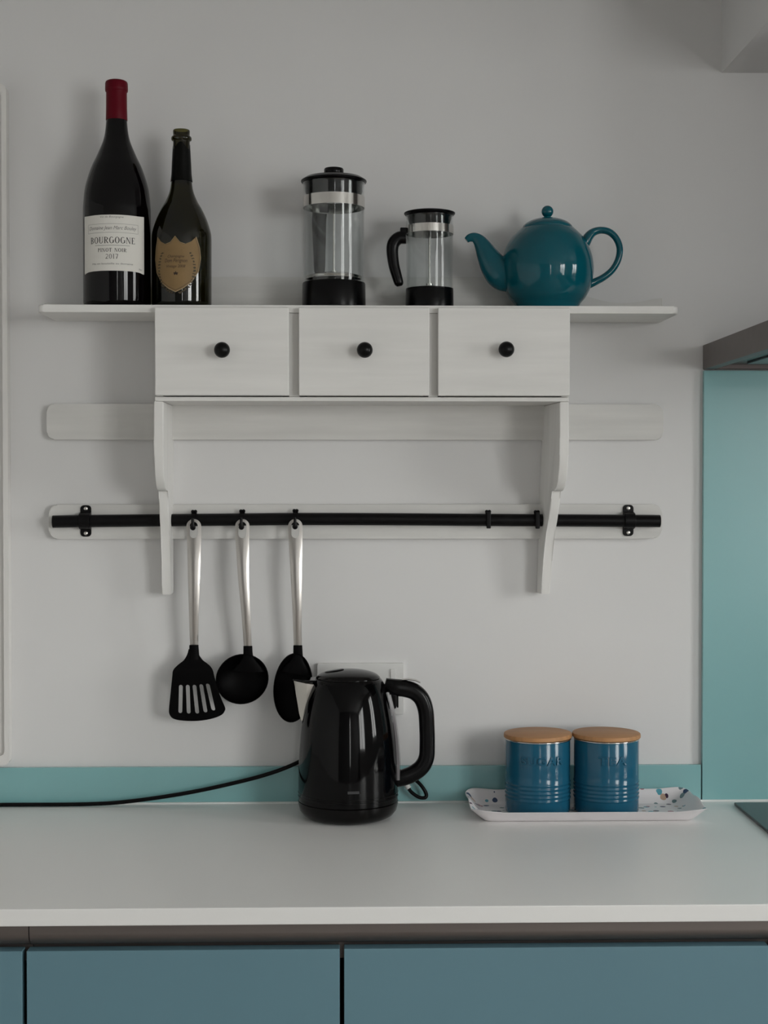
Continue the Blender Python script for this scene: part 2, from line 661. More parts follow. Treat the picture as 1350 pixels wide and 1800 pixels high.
for n, (_, y0, y1, z0, z1) in enumerate(WIN, 1):
    t = bpy.data.objects.new('window_%d' % n, None)
    COL.objects.link(t)
    t['kind'] = 'structure'
    t.location = (XR, (y0 + y1) / 2, z0)
    f = bmesh.new()
    for a, b, c, d in ((y0, y0 + .05, z0, z1), (y1 - .05, y1, z0, z1), (y0, y1, z0, z0 + .05), (y0, y1, z1 - .05, z1)):
        box(f, XR + .02, XR + .075, a, b, c, d)
    obj('window_frame', f, 'white', t, True)
    ym = (y0 + y1) / 2
    obj('mullion', nbox(XR + .025, XR + .07, ym - .025, ym + .025, z0 + .05, z1 - .05), 'white', t, True)
    obj('window_sill', nbox(XR - .04, XR + .02, y0 - .04, y1 + .04, z0 - .025, z0, .004), 'white', t, True)
    for a, b in ((y0 + .05, ym - .025), (ym + .025, y1 - .05)):
        obj('pane', nbox(XR + .044, XR + .048, a, b, z0 + .05, z1 - .05), 'pane', t, True)
t = bpy.data.objects.new('window_3', None)
COL.objects.link(t)
t['kind'] = 'structure'
t.location = (.40, YF, .55)
f = bmesh.new()
for a, b, c, d in ((.34, .352, .55, 2.15), (.448, .46, .55, 2.15), (.352, .448, .55, .57), (.352, .448, 2.13, 2.15)):
    box(f, a, b, YF - .06, YF - .02, c, d)
obj('window_frame', f, 'white', t, True)
obj('pane', nbox(.352, .448, YF - .042, YF - .038, .57, 2.13), 'pane', t, True)

# boxed-in bulkhead high on the right
struct('wall_bulkhead', nbox(.682, XR, -.40, 0, 2.237, ZC), 'wall')

# ================================================================== worktop and base units
WT = .900
WF = -.672
o = obj('worktop', nbox(-1.80, 2.36, WF, -.002, WT - .0245, WT, .002), 'worktop')
o['label'] = 'long pale grey worktop above the blue base units'
o['category'] = 'worktop'
obj('sealant_bead', nbox(-1.80, 2.36, -.0135, -.0085, WT - .0005, WT + .0035, .001), 'sealant', o)

DF = -.662                                       # door fronts
GAPS = [-1.515, -.915, -.4497, -.0106, .5895, 1.190, 1.790]
UNIT = ['blue lacquered base unit at the far left, out past the narrow one', 'blue base unit at the left edge, left of the narrow drawer front',
        'narrow blue base unit between two dark vertical gaps, left of the kettle', 'wide blue base unit below the kettle and the canister tray',
        'blue base unit under the black hob', 'blue base unit at the right end of the run']
for i, (a, b) in enumerate(zip(GAPS, GAPS[1:])):
    t = thing('base_cabinet', UNIT[i], 'cabinet', ((a + b) / 2, -.33, 0), group='blue base units under the worktop')
    obj('body', nbox(a + .001, b - .001, -.600, -.004, .10, .8740), 'carcass', t, True)
    g = .0030
    obj('drawer_front', nbox(a + g, b - g, DF, -.641, .482, .8385, .0012), 'blue_door', t, True)
    obj('drawer_front', nbox(a + g, b - g, DF, -.641, .106, .476, .0012), 'blue_door', t, True)
    obj('plinth', nbox(a + .0005, b - .0005, -.58, -.565, .0005, .10), 'bronze', t, True)


def channel(x0, x1, label):
    prof = [(-.6010, .8745), (-.6560, .8745), (-.6575, .8725), (-.6575, .8610)]
    prof += [(-.6575 + .030 * (1 - math.cos(R(a))), .8610 - .022 * math.sin(R(a))) for a in range(12, 91, 13)]
    prof += [(-.6275, .815), (-.6250, .815), (-.6250, .8390)]
    prof += [(-.6545 + .0295 * (1 - math.cos(R(a))), .8610 - .0195 * math.sin(R(a))) for a in range(84, 5, -13)]
    prof += [(-.6545, .8715), (-.6010, .8715)]
    t = obj('handle_channel', prism(prof, 'x', x0, x1), 'bronze', smooth=50)
    t['label'] = label
    t['category'] = 'handle rail'
    t['group'] = 'bronze handle channels'


channel(-1.80, -.4449, 'short piece of dark bronze handle channel at the left edge, under the worktop')
channel(-.4435, 2.34, 'long dark bronze handle channel running under the worktop front')

# ================================================================== glass upstand and splashback
o = obj('glass_upstand', nbox(-1.80, .6475, -.010, -.0005, WT + .0005, .9675, .0012), 'teal')
o['label'] = 'low teal glass upstand strip along the back of the worktop'
o['category'] = 'splashback'
o = obj('glass_splashback', nbox(.6490, 1.62, -.012, -.0005, WT + .0005, 1.692, .0012), 'teal')
o['label'] = 'tall teal glass splashback panel under the cooker hood'
o['category'] = 'splashback'

# hood
t = thing('cooker_hood', 'flat brown metal cooker hood above the teal splashback', 'cooker hood', (1.12, 0, 1.694))
bm = bmesh.new()
HX0, HX1, HY = .6492, 1.60, -.50
box(bm, HX0, HX0 + .02, HY, -.0005, 1.694, 1.739, .0015)
box(bm, HX1 - .02, HX1, HY, -.0005, 1.694, 1.739, .0015)
box(bm, HX0 + .02, HX1 - .02, HY, HY + .02, 1.694, 1.739, .0015)
box(bm, HX0 + .02, HX1 - .02, -.02, -.0005, 1.694, 1.739, .0015)
box(bm, HX0 + .019, HX1 - .019, HY + .019, -.019, 1.733, 1.7385)
obj('canopy', bm, 'hood', t, True)
obj('chimney_duct', nbox(.98, 1.27, -.36, -.0005, 1.7392, 2.2368, .002), 'hood', t, True)  # unseen duct, added and deepened to shade the wall left of it
obj('underside_panel', nbox(HX0 + .021, HX1 - .021, HY + .021, -.021, 1.702, 1.706), 'hood_under', t, True)
for k in range(3):
    x0 = HX0 + .06 + k * .285
    obj('filter', nbox(x0, x0 + .265, -.42, -.08, 1.698, 1.7018, .001), 'hood_under', t, True)

# hob
t = thing('induction_hob', 'black glass hob set in the worktop at the right edge', 'hob', (1.0, -.3, WT))
obj('glass_top', nbox(.6985, 1.30, -.560, -.048, WT + .0003, WT + .0062, .0015), 'hob', t, True)
for cx, cy, r in ((.86, -.17, .075), (.86, -.42, .09), (1.14, -.17, .09), (1.14, -.42, .075)):
    bm = lathe([(r - .001, 0), (r, 0), (r, .0002), (r - .001, .0002), (r - .001, 0)], 48, cx, cy, WT + .0062)
    obj('zone_ring', bm, 'ink_pale', t, True)

# ================================================================== white framed panel at the left edge
t = thing('wall_panel', 'white framed panel on the wall at the left edge, just above the teal upstand', 'wall panel', (-.95, 0, .974))
px0, px1, pz0, pz1 = -1.25, -.616, .974, 2.203
outer = rrect(px0, px1, pz0, pz1, .012, 5)
inner = rrect(px0 + .009, px1 - .009, pz0 + .018, pz1 - .012, .008, 5)
bm = plate(outer, [inner], lambda u, v, w_: Vector((u, -.022 + w_, v)), .0215, grid=None)
obj('frame', bm, 'white', t, True, smooth=40)
obj('panel_board', nbox(px0 + .008, px1 - .008, -.013, -.0006, pz0 + .017, pz1 - .011), 'white', t, True)

# ================================================================== wall shelf unit
S = thing('wall_shelf', 'white painted wooden wall shelf with three small drawers and a utensil rail', 'shelf', (0, 0, 1.284))
ST = 1.7922                                       # top of the shelf board
SB = 1.7795
outl = [(-.5345, -.003)] + [(-.5345 + .010 - .010 * math.cos(R(a)), -.150 + .010 - .010 * math.sin(R(a))) for a in range(0, 91, 15)] \
    + [(.571 - .010 + .010 * math.sin(R(a)), -.150 + .010 - .010 * math.cos(R(a))) for a in range(0, 91, 15)] + [(.571, -.003)]
obj('shelf_board', prism(outl, 'z', SB, ST, .003, seg=3), 'shelf', S, True)

# scalloped board behind the shelf top
top = [(-.550, 1.8105), (-.520, 1.8090), (-.478, 1.8085), (-.430, 1.815), (-.380, 1.833), (-.320, 1.851), (-.260, 1.8585), (-.1, 1.8590), (.1, 1.8596),
       (.250, 1.8600), (.330, 1.852), (.395, 1.838), (.4517, 1.8205), (.485, 1.8145), (.520, 1.8150), (.555, 1.8215), (.5715, 1.8232)]
top = [(-.552, ST)] + spline(top, 5) + [(.5715, ST)]
obj('back_board', prism(top, 'y', -.016, -.0005, .002), 'board', S, True)
# middle and lower boards
r = .014
obj('back_board', prism(rrect(-.547, .5732, 1.5645, 1.6291, r), 'y', -.018, -.0005, .0022), 'board', S, True)
obj('back_board', prism(rrect(-.5437, .5718, 1.3845, 1.4470, .016), 'y', -.018, -.0005, .0022), 'board', S, True)

# drawer box
DX = [(-.3325, -.1031), (-.0866, .1379), (.1525, .3800)]
obj('bottom_board', nbox(-.3345, .3806, -.1515, -.0185, 1.6268, 1.6345, .0018), 'shelf', S, True)
obj('side_panel', nbox(-.3325, -.3205, -.1475, -.0185, 1.6348, SB - .0002, .001), 'shelf_v', S, True)
obj('side_panel', nbox(.3675, .3795, -.1475, -.0185, 1.6348, SB - .0002, .001), 'shelf_v', S, True)
for a, b in ((-.1031, -.0866), (.1379, .1525)):
    obj('divider', nbox(a - .001, b + .001, -.1465, -.0185, 1.6348, SB - .0002, .001), 'shelf_v', S, True)
for i, (a, b) in enumerate(DX):
    bm = nbox(a, b, -.1655, -.1505, 1.6360, 1.7868 + .0003 * i, .0022)
    x0, x1 = max(a + .013, a + .013), b - .013
    box(bm, x0, x1, -.1507, -.03, 1.6365, 1.765)
    d = obj('drawer', bm, 'shelf', S, True)
    kx = (-.2160, .0265, .2681)[i]
    kz = (1.7119, 1.7124, 1.7139)[i]
    prof = [(0, 0), (.0068, 0), (.0062, .004), (.0060, .007)] + \
        [(.0136 * math.sin(R(q)), .0075 + .0126 * (1 - math.cos(R(q)))) for q in range(28, 175, 12)] + [(0, .0075 + .0252)]
    kb = lathe(prof, 32)
    bmesh.ops.rotate(kb, verts=kb.verts, cent=(0, 0, 0), matrix=Matrix.Rotation(R(90), 3, 'X'))
    shift(kb, kx, -.1655, kz)
    obj('knob', kb, 'black_knob', d, True, label='round black knob')

# brackets, side outline as (y, z)
bo = [(-.0005, 1.6266), (-.1475, 1.6266), (-.1475, 1.565), (-.1455, 1.535), (-.1405, 1.510), (-.131, 1.490), (-.118, 1.477), (-.102, 1.4715), (-.083, 1.4735),
      (-.0815, 1.458), (-.078, 1.440), (-.069, 1.420), (-.058, 1.400), (-.049, 1.375), (-.045, 1.345), (-.043, 1.30), (-.041, 1.2850), (-.0005, 1.2850)]


def bracket(xfun, w_):
    bm = prism(bo, 'x', -w_ / 2, w_ / 2, .0022)
    for v in bm.verts:
        v.co.x += xfun(v.co.y, v.co.z)
    obj('bracket', bm, 'shelf_v', S, True)


bracket(lambda y, z: -.3285 - .001 * (1.6 - z), .0165)
bracket(lambda y, z: .3635 + (-y - .02) * .075 - .010 * max(0, (1.47 - z)) / .18, .0160)

# rail and its clamps
rp = spline([(-.534, -.0305, 1.4163), (-.476, -.0305, 1.4173), (-.33, -.0305, 1.4188), (-.194, -.0305, 1.4200), (-.0967, -.0305, 1.4208), (.08, -.0305, 1.4203),
             (.254, -.0305, 1.4189), (.42, -.0305, 1.4178), (.565, -.0305, 1.4166)], 4)
obj('rail', tube(rp, .0112, 24), 'black_metal', S, True, label='black iron rail')
for x, z in ((-.4768, 1.4173), (.5090, 1.4177)):
    pts = rrect(x - .0098, x + .0098, z - .0285, z + .0285, .0065, 4)
    bm = prism(pts, 'y', -.0205, -.0182, .0006)
    arc = [(x - .0098, 0, 0)]
    prof = [(-.0200, z - .016)] + [(-.0305 - .0145 * math.cos(R(a)), z + .0145 * math.sin(R(a))) for a in range(-70, 71, 14)] + [(-.0200, z + .016)]
    prof += [(-.0182, z + .016), (-.0182, z - .016)]
    prism(prof, 'x', x - .0098, x + .0098, .001, bm=bm)
    c = obj('clamp', bm, 'black_metal', S, True)
    for s in (-1, 1):
        sb = lathe([(0, 0), (.0036, 0), (.0034, .0009), (.0020, .0016), (0, .0018)], 16)
        bmesh.ops.rotate(sb, verts=sb.verts, cent=(0, 0, 0), matrix=Matrix.Rotation(R(90), 3, 'X'))
        shift(sb, x, -.0205, z + s * .0222)
        obj('screw', sb, 'screw', c, True)


# ================================================================== hooks on the rail
def hook(x, z, label, tip=True):
    t = thing('rail_hook', label, 'hook', (x, -.0305, z), group='black hooks on the rail')
    rr = .0130
    # strap over the rail, 9 mm wide
    pts = [(rr * math.sin(R(a)), rr * math.cos(R(a))) for a in range(150, -161, -15)]
    pts = [(p[0], p[1]) for p in pts]
    inn = [(p[0] * .905, p[1] * .905) for p in reversed(pts)]
    ring = pts + inn
    bm = bmesh.new()
    prism([(a, b) for a, b in ring], 'x', -.0046, .0046, bm=bm)
    obj('strap', bm, 'black_plastic', t)
    bm = bmesh.new()
    for s in (-1, 1):
        lathe([(0, -.0034), (.0024, -.0024), (.0034, 0), (.0024, .0024), (0, .0034)], 12, s * .0024, -.002, rr + .0022, bm=bm)
    obj('ridge', bm, 'black_plastic', t)
    if tip:
        p = spline([(0, -.0120, -.004), (0, -.0145, -.0095), (0, -.0195, -.0135), (0, -.0255, -.0125), (0, -.0280, -.0065), (0, -.0285, .0035)], 5)
        n = len(p)
        rads = [.0030 + .0024 * math.exp(-((i - n * .55) / (n * .16)) ** 2) - .0006 * (i / n) for i in range(n)]
        obj('peg', tube(p, rads, 14), 'black_plastic', t)
    else:
        bm = bmesh.new()
        box(bm, -.0040, .0040, -.0165, -.0120, -.0150, .0150, .0015)
        obj('peg', bm, 'black_plastic', t)
    return t


hook(-.2799, 1.4193, 'black hook on the rail holding the slotted turner')
hook(-.1932, 1.4201, 'black hook on the rail holding the ladle')
hook(-.0972, 1.4208, 'black hook on the rail holding the solid spoon')
hook(.2515, 1.4189, 'empty black hook in the open part of the rail, right of the utensils', tip=False)
hook(.3400, 1.4184, 'empty black hook on the rail tight against the right bracket', tip=False)


# ================================================================== utensils
def cap_loop(cx, cz, hw, hz, n=8, lean=0.0):
    out = []
    for k in range(n + 1):
        a = R(180 * k / n)
        out.append((cx + hw * math.cos(a), cz + hz - hw + hw * math.sin(a)))
    for k in range(n + 1):
        a = R(180 + 180 * k / n)
        out.append((cx + hw * math.cos(a), cz - hz + hw + hw * math.sin(a)))
    return [(x + lean * (z - cz), z) for x, z in out]


def steel_handle(parent, path, y0):
    """path: (z, centre x, half width); a crowned strip with a slot at its top end."""
    zt, xt, ht = path[0]
    L_, R_ = [], []
    for z, x, h in spline(path[1:], 6):
        L_.append((x - h, z))
        R_.append((x + h, z))
    capp = [(xt + ht * math.cos(R(a)), zt - ht + ht * math.sin(R(a))) for a in range(0, 181, 15)]
    outer = capp + L_ + R_[::-1]
    hole = cap_loop(xt, zt - .0195, .0072, .0145, 10)
    ctr = spline([(p[0], p[1], p[2]) for p in path], 10)

    def place(u, v, w_):
        best = min(ctr, key=lambda c: abs(c[0] - v))
        k = (u - best[1]) / max(best[2], .004)
        fall = (zt - v) / (zt - path[-1][0])
        return Vector((u, y0 + .0022 * k * k * (0.35 + .65 * min(1, fall * 3)) - .010 * math.sin(PI * fall) + w_, v))
    bm = plate(outer, [hole], place, .0018, grid=.0032)
    return obj('handle', bm, 'steel', parent, smooth=45, label='brushed steel handle with a hanging slot')


# slotted turner
UZ = 1.4214
t = thing('slotted_turner', 'slotted turner with black head and steel handle, leftmost of the hanging utensils', 'utensil', (-.2785, -.052, UZ), group='hanging utensils')
steel_handle(t, [(0, 0, .0132), (-.0135, 0, .0132), (-.035, .0005, .0126), (-.10, .0008, .0108), (-.17, .0002, .0086), (-.234, -.0002, .0072)], 0)
k = 1.0204e-3
px = lambda x, y: ((x - 341) * k, -(y - 912) * k)
out = [px(*p) for p in [(331.5, 1141), (347.5, 1141), (349, 1150), (356, 1160), (367, 1168), (374, 1177), (377, 1190), (386, 1222), (394.5, 1243), (394.5, 1250),
                        (389, 1257), (375, 1263), (355, 1267), (335, 1268), (315, 1266.5), (303, 1263), (297.5, 1256), (296.5, 1247), (299, 1225), (303, 1190), (305, 1177),
                        (313, 1168), (323, 1160), (329, 1150)]]
slots = []
for (xa, ya), (xb, yb) in (((318, 1205), (316.3, 1252)), ((330, 1205), (331, 1253)), ((341.8, 1205), (346, 1253)), ((353.6, 1204), (360.5, 1251)), ((365, 1203), (374.5, 1247.5))):
    a, b = px(xa, ya), px(xb, yb)
    slots.append(cap_loop((a[0] + b[0]) / 2, (a[1] + b[1]) / 2, .0036, (a[1] - b[1]) / 2 + .002, 5, (a[0] - b[0]) / (a[1] - b[1])))
smooth_out = spline(out + [out[0]], 3)[:-1]


def turner_place(u, v, w_):
    d = max(0, (-.250 - v))
    return Vector((u, -.0005 - .8 * max(0, min(d, .02)) * .35 + .10 * max(0, d - .02) + (w_ - .0015) * (1.6 if v > -.25 else 1.0), v))


obj('head', plate(smooth_out, slots, turner_place, .0035, grid=.004), 'nylon', t, smooth=40, label='black nylon head with five slots')
nb = tube([(-.0003, -.0005, -.226), (0, -.0005, -.240), (0, -.0005, -.252)], [.0082, .0088, .0100], 16, .48, (0, 1, 0))
obj('ferrule', nb, 'nylon', t)


def bowl_head(parent, cx, cz, rx, rz, depth, tilt, neck, y0, thick=.0028):
    """Shallow open bowl, its hollow towards the room, with a neck flowing up to the handle."""
    bm = bmesh.new()
    n, m = 40, 12
    ca, sa = math.cos(tilt), math.sin(tilt)

    def P(s, th, dy):
        u, v = rx * s * math.cos(th), rz * s * math.sin(th)
        return Vector((cx + u * ca - v * sa, y0 + depth * math.sqrt(max(0, 1 - s * s)) + dy, cz + u * sa + v * ca))
    lay = []
    seq = [(math.sin(R(90 * i / m)), 0) for i in range(m + 1)] + [(1.0 + .02, thick)] + [(math.sin(R(90 * i / m)) * 1.03, thick) for i in range(m - 1, -1, -1)]
    for s, dy in seq:
        if s < 1e-6:
            lay.append([bm.verts.new(P(0, 0, dy))])
        else:
            lay.append([bm.verts.new(P(s, 2 * PI * i / n, dy)) for i in range(n)])
    for a, b in zip(lay, lay[1:]):
        for i in range(n):
            j = (i + 1) % n
            if len(a) == 1:
                bm.faces.new((a[0], b[i], b[j]))
            elif len(b) == 1:
                bm.faces.new((a[i], a[j], b[0]))
            else:
                bm.faces.new((a[i], a[j], b[j], b[i]))
    o = obj('bowl', bm, 'nylon', parent, smooth=60, label='black nylon bowl')
    pts = [(p[0], p[1], p[2]) for p in neck]
    pp = spline([(p[0], p[1], p[2], p[3]) for p in neck], 6)
    nb = tube([q[:3] for q in pp], [q[3] for q in pp], 20, .22, (0, 1, 0))
    obj('ferrule', nb, 'nylon', parent, smooth=60)
    return o


# ladle
t = thing('ladle', 'black ladle with steel handle, middle of the three hanging utensils', 'utensil', (-.1905, -.052, UZ), group='hanging utensils')
steel_handle(t, [(0, -.0012, .0128), (-.0132, -.0012, .0128), (-.035, -.0012, .0122), (-.10, .0010, .0100), (-.17, .0052, .0080), (-.236, .0084, .0070)], 0)
bowl_head(t, -.0020, -.2875, .0470, .0440, .030, R(24),
          [(.0083, -.0005, -.228, .0080), (.0086, -.0005, -.243, .0086), (.0090, -.0005, -.252, .0115), (.0092, .001, -.262, .020), (.0088, .004, -.273, .030)], -.004)

# solid spoon
t = thing('serving_spoon', 'black solid spoon with steel handle, rightmost hanging utensil, behind the kettle spout', 'utensil', (-.0968, -.052, UZ), group='hanging utensils')
steel_handle(t, [(0, 0, .0130), (-.0132, 0, .0130), (-.035, .0002, .0124), (-.10, .0018, .0102), (-.17, .0032, .0082), (-.235, .0042, .0070)], 0)
bowl_head(t, -.0045, -.3035, .0345, .0615, .016, R(-5),
          [(.0042, -.0005, -.227, .0080), (.0043, -.0005, -.246, .0090), (.0035, -.0005, -.256, .0125), (.0022, .001, -.266, .021), (.0005, .002, -.278, .028)], -.004)


# ================================================================== bottles
SY = -.085
BZ = ST + .0003
B = thing('wine_bottle', 'tall dark wine bottle with red capsule and cream label', 'bottle', (-.4085, SY, BZ))
mm = 1e-3
prof = [(0, .012), (.030, .008), (.048, .0015), (.053, 0), (.0575, .003), (.0590, .010), (.0590, .165)]
prof += [(a * mm, b * mm) for a, b in spline([(59.0, 165), (58.6, 180), (55.0, 212), (45.0, 245), (33.5, 270), (22.5, 298), (18.3, 328), (17.6, 362)], 6)][1:]
prof += [(.0176, .380), (.0160, .3835), (0, .3835)]
obj('glass', lathe(prof, 72), 'wine_glass', B, smooth=50)
cp = [(.0186, .3300), (.0188, .3310), (.0183, .352), (.0181, .3775), (.0183, .3795), (.0196, .3810), (.0199, .3850), (.0197, .3945), (.0188, .3975), (.0165, .3990), (0, .3990)]
c = obj('capsule', lathe(cp, 56), 'capsule', B, smooth=50, label='dark red foil capsule')
obj('capsule_top', lathe([(.0150, .3988), (.0148, .3996), (0, .3996)], 40), 'cork_top', c)

LR = .0591
lab = prism([(0, 0)] * 0 or [(-.0625, .056), (.0625, .056), (.0625, .1560), (-.0625, .1560)], 'y', 0, .0003)
lab.free()
bm = plate(rrect(-.0620, .0620, .0560, .1560, .0012, 3), [], lambda u, v, w_: Vector((u, -.0003 + w_, v)), .0003, grid=.006)
bend(bm, LR)
lb = obj('label', bm, 'paper', B, smooth=60, label='cream paper label')
OFF = .00045


def print_on(parent, bm, m, rad=LR, turn=0.0, name='lettering'):
    bmesh.ops.subdivide_edges(bm, edges=[e for e in bm.edges if e.calc_length() > .004], cuts=3)
    bend(bm, rad, off=OFF, turn=turn)
    return obj(name, bm, m, parent, smooth=0)


print_on(lb, shift(text_bm('Vin de Bourgogne', .0046, shear=.25, width=.041), 0, 0, .1510), 'ink_pale')
bm = bmesh.new()
for z in (.1395, .1245):
    rule(bm, -.0475, .0475, z, .0004)
for x in (-.0475, .0475):
    rule(bm, x - .0002, x + .0002, .1320, .0150, 1)
print_on(lb, bm, 'ink_pale', name='ruled_box')
print_on(lb, shift(text_bm('Domaine Jean Marc Bouley', .0088, shear=.35, width=.088), 0, 0, .1318), 'ink_pale')
print_on(lb, shift(serif_word('BOURGOGNE', .0108, .0815), 0, 0, .1115), 'ink')
bm = rule(bmesh.new(), -.031, .031, .1025, .0005)
print_on(lb, bm, 'ink', name='rule')
print_on(lb, shift(serif_word('PINOT NOIR', .0064, .0500), 0, 0, .0945), 'ink')
print_on(lb, shift(serif_word('2017', .0080, .0215, .12), 0, 0, .0835), 'ink')
print_on(lb, shift(text_bm('Mis en bouteille au domaine', .0042, width=.074), 0, 0, .0712), 'ink_pale')
print_on(lb, shift(text_bm('75cl', .0040, shear=.3, width=.0075), .0520, 0, .0635), 'ink')

# champagne bottle
C = thing('champagne_bottle', 'opened dark green champagne bottle with a gold shield label', 'bottle', (-.2950, SY, BZ))
prof = [(0, .020), (.025, .014), (.042, .002), (.047, 0), (.0510, .003), (.0522, .010), (.0524, .100)]
prof += [(a * mm, b * mm) for a, b in spline([(52.4, 100), (52.3, 125), (50.5, 138), (44.0, 158), (35.5, 176), (27.5, 190), (20.5, 208), (17.8, 228), (16.6, 250), (15.2, 275), (14.6, 292)], 6)][1:]
prof += [(.0148, .2945), (.0174, .2960), (.0181, .2990), (.0174, .3020), (.0150, .3035), (.0146, .3060), (.0150, .3120), (.0142, .3140), (.0125, .3140)]
obj('glass', lathe(prof, 72), 'green_glass', C, smooth=50)
fo = [(.0186, .2270)] + [(a * mm, b * mm) for a, b in [(17.5, 236), (16.9, 250), (15.6, 274), (15.0, 288)]]
bm = lathe([(.0190, .2240)] + fo, 40)
for v in bm.verts:
    if v.co.z > .285:
        v.co.z += .006 * math.sin(3 * math.atan2(v.co.y, v.co.x)) - .003
    v.co.x *= 1.02
    v.co.y *= 1.02
obj('foil_collar', bm, 'foil_black', C, label='torn black foil on the neck')
# the punt is part of the glass; shield label
turn = -4.6 / 52.4
kk = 1.009e-3
sp = lambda x, y: (52.4e-3 * math.asin(max(-.999, min(.999, (x - 315.5) * kk / 52.4e-3))), (530 - y) * kk + .0135)
key = [(282, 424), (289, 433), (297, 437.5), (306, 434.5), (314.5, 424), (323, 434.5), (332, 437.5), (341, 433), (349, 424), (354, 442), (355.5, 460), (352.5, 483), (341, 503.5), (328, 514),
       (315, 520.5), (302, 514), (290, 504), (279.5, 485), (276.5, 462), (278, 442)]
shape = [sp(*p) for p in key]


def inset(poly, d):
    cx = sum(p[0] for p in poly) / len(poly)
    cz = sum(p[1] for p in poly) / len(poly)
    return [(cx + (x - cx) * (1 - d), cz + (z - cz) * (1 - d)) for x, z in poly]


def dense(poly, n=3):
    out = []
    for (a, b), (c, d) in zip(poly, poly[1:] + poly[:1]):
        out += [(a + (c - a) * i / n, b + (d - b) * i / n) for i in range(n)]
    return out


CR = .0525
bm = plate(dense(shape), [], lambda u, v, w_: Vector((u, -.0003 + w_, v)), .0003, grid=.006)
lb = obj('label', bend(bm, CR, turn=turn), 'shield', C, smooth=60, label='gold shield shaped label')
for d0, d1 in ((.004, .022), (.055, .066)):
    bm = plate(dense(inset(shape, d0)), [dense(inset(shape, d1))], lambda u, v, w_: Vector((u, 0, v)), 0, grid=None, sides=False)
    obj('border', bend(bm, CR, off=OFF, turn=turn), 'shield_edge' if d0 < .02 else 'shield_ink', lb, smooth=0)
for s, wd, z, sz in (('Champagne', .029, 459.5, .0062), ('Dom P\u00e9rignon', .040, 467, .0090), ('Vintage 2008', .033, 476.5, .0068)):
    print_on(lb, shift(text_bm(s, sz, shear=.25, width=wd), 0, 0, (530 - z) * kk + .0135), 'shield_ink', CR, turn)
bm = bmesh.new()
bm.faces.new([bm.verts.new(((.0042 if i % 2 == 0 else .0018) * math.sin(PI * i / 5), 0, (530 - 488) * kk + .0135 + (.0042 if i % 2 == 0 else .0018) * math.cos(PI * i / 5))) for i in range(10)])
bmesh.ops.triangulate(bm, faces=bm.faces)
print_on(lb, bm, 'shield_ink', CR, turn, 'star')
rng = random.Random(4)
bm = bmesh.new()
for s in (-1, 1):
    for i in range(17):
        q = i / 16
        a = R(-78 + 118 * q)
        u, v = s * (.0325 * math.cos(a) * (1 if q > .2 else .9) + .0005), .0655 + .0400 * math.sin(a) - .004 * (1 - q)
        an = rng.uniform(0, PI)
        l, h = rng.uniform(.0030, .0046), rng.uniform(.0017, .0026)
        bm.faces.new([bm.verts.new((u + l * math.cos(an + b) * c_, 0, v + h * math.sin(an + b) * c_)) for b, c_ in ((0, 1), (1.2, .8), (PI, 1), (PI + 1.2, .8))])
print_on(lb, bm, 'leaf_ink', CR, turn, 'leaf_garland')


# ================================================================== coffee presses
def press(name, label, x, y, p):
    t = thing(name, label, 'coffee press', (x, y, BZ), group='coffee presses on the shelf')
    br, bh, gr, gh = p['br'], p['bh'], p['gr'], p['gh']
    obj('base', lathe([(0, .004), (br - .006, .004), (br - .004, 0), (br, .001), (br, .004), (br - .0006, bh - .002), (br - .0015, bh), (gr + .0008, bh), (gr + .0006, .010), (0, .010)], 64), 'satin_black', t, smooth=40,
        label='black plastic base')
    obj('beaker', lathe([(0, .0120), (gr - .006, .0120), (gr - .001, .014), (gr, .019), (gr, gh - .003), (gr + .0016, gh),
                         (gr - .0002, gh), (gr - .0020, gh - .004), (gr - .0020, .0195), (gr - .004, .0150), (0, .0145)], 72), 'glass', t, smooth=50, label='clear glass beaker')
    lid = obj('lid', lathe(p['lid'], 64), 'satin_black', t, smooth=40, label='black plastic lid')
    if p.get('knob'):
        obj('knob', lathe(p['knob'], 48), 'satin_black', lid, smooth=45)
    b0, b1 = p['band']
    obj('band', lathe([(gr + .0004, b0), (gr + .0014, b0), (gr + .0014, b1), (gr + .0004, b1), (gr + .0004, b0)], 72), 'chrome', t, label='shiny steel band')
    obj('rod', tube([(0, 0, .026), (0, 0, p['lidz'])], .0021, 14), 'chrome', t, label='steel plunger rod')
    pr = gr - .0032
    z = p['plz']
    pl = [(0, z), (pr - .003, z), (pr, z + .001), (pr - .0008, z + .003), (pr, z + .005), (pr - .0006, z + .0065), (pr - .004, z + .0072), (pr - .012, z + .010), (.006, z + .0105), (.006, z + .016), (0, z + .016)]
    obj('plunger', lathe(pl, 64), 'chrome', t, smooth=40, label='steel filter plunger')
    a = p['hang']
    d = Vector((math.cos(a), math.sin(a), 0))
    pp = spline([(q, h, r_) for q, h, r_ in p['handle']], 7)
    pts = [d * (gr + q) + Vector((0, 0, h)) for q, h, _ in pp]
    hb = tube(pts, [r_ for _, _, r_ in pp], 20, 1.0, tuple(d.cross(Vector((0, 0, 1)))), power=2.6)
    obj('handle', hb, 'satin_black', t, smooth=50, label='black handle')
    bm = box(bmesh.new(), -.006, .006, -.009, .009, -.006, .006, .0015)
    bmesh.ops.rotate(bm, verts=bm.verts, cent=(0, 0, 0), matrix=Matrix.Rotation(a, 3, 'Z'))
    shift(bm, *(d * (gr + .005) + Vector((0, 0, (b0 + b1) / 2 - .002))))
    obj('handle_bracket', bm, 'satin_black', t)
    return t


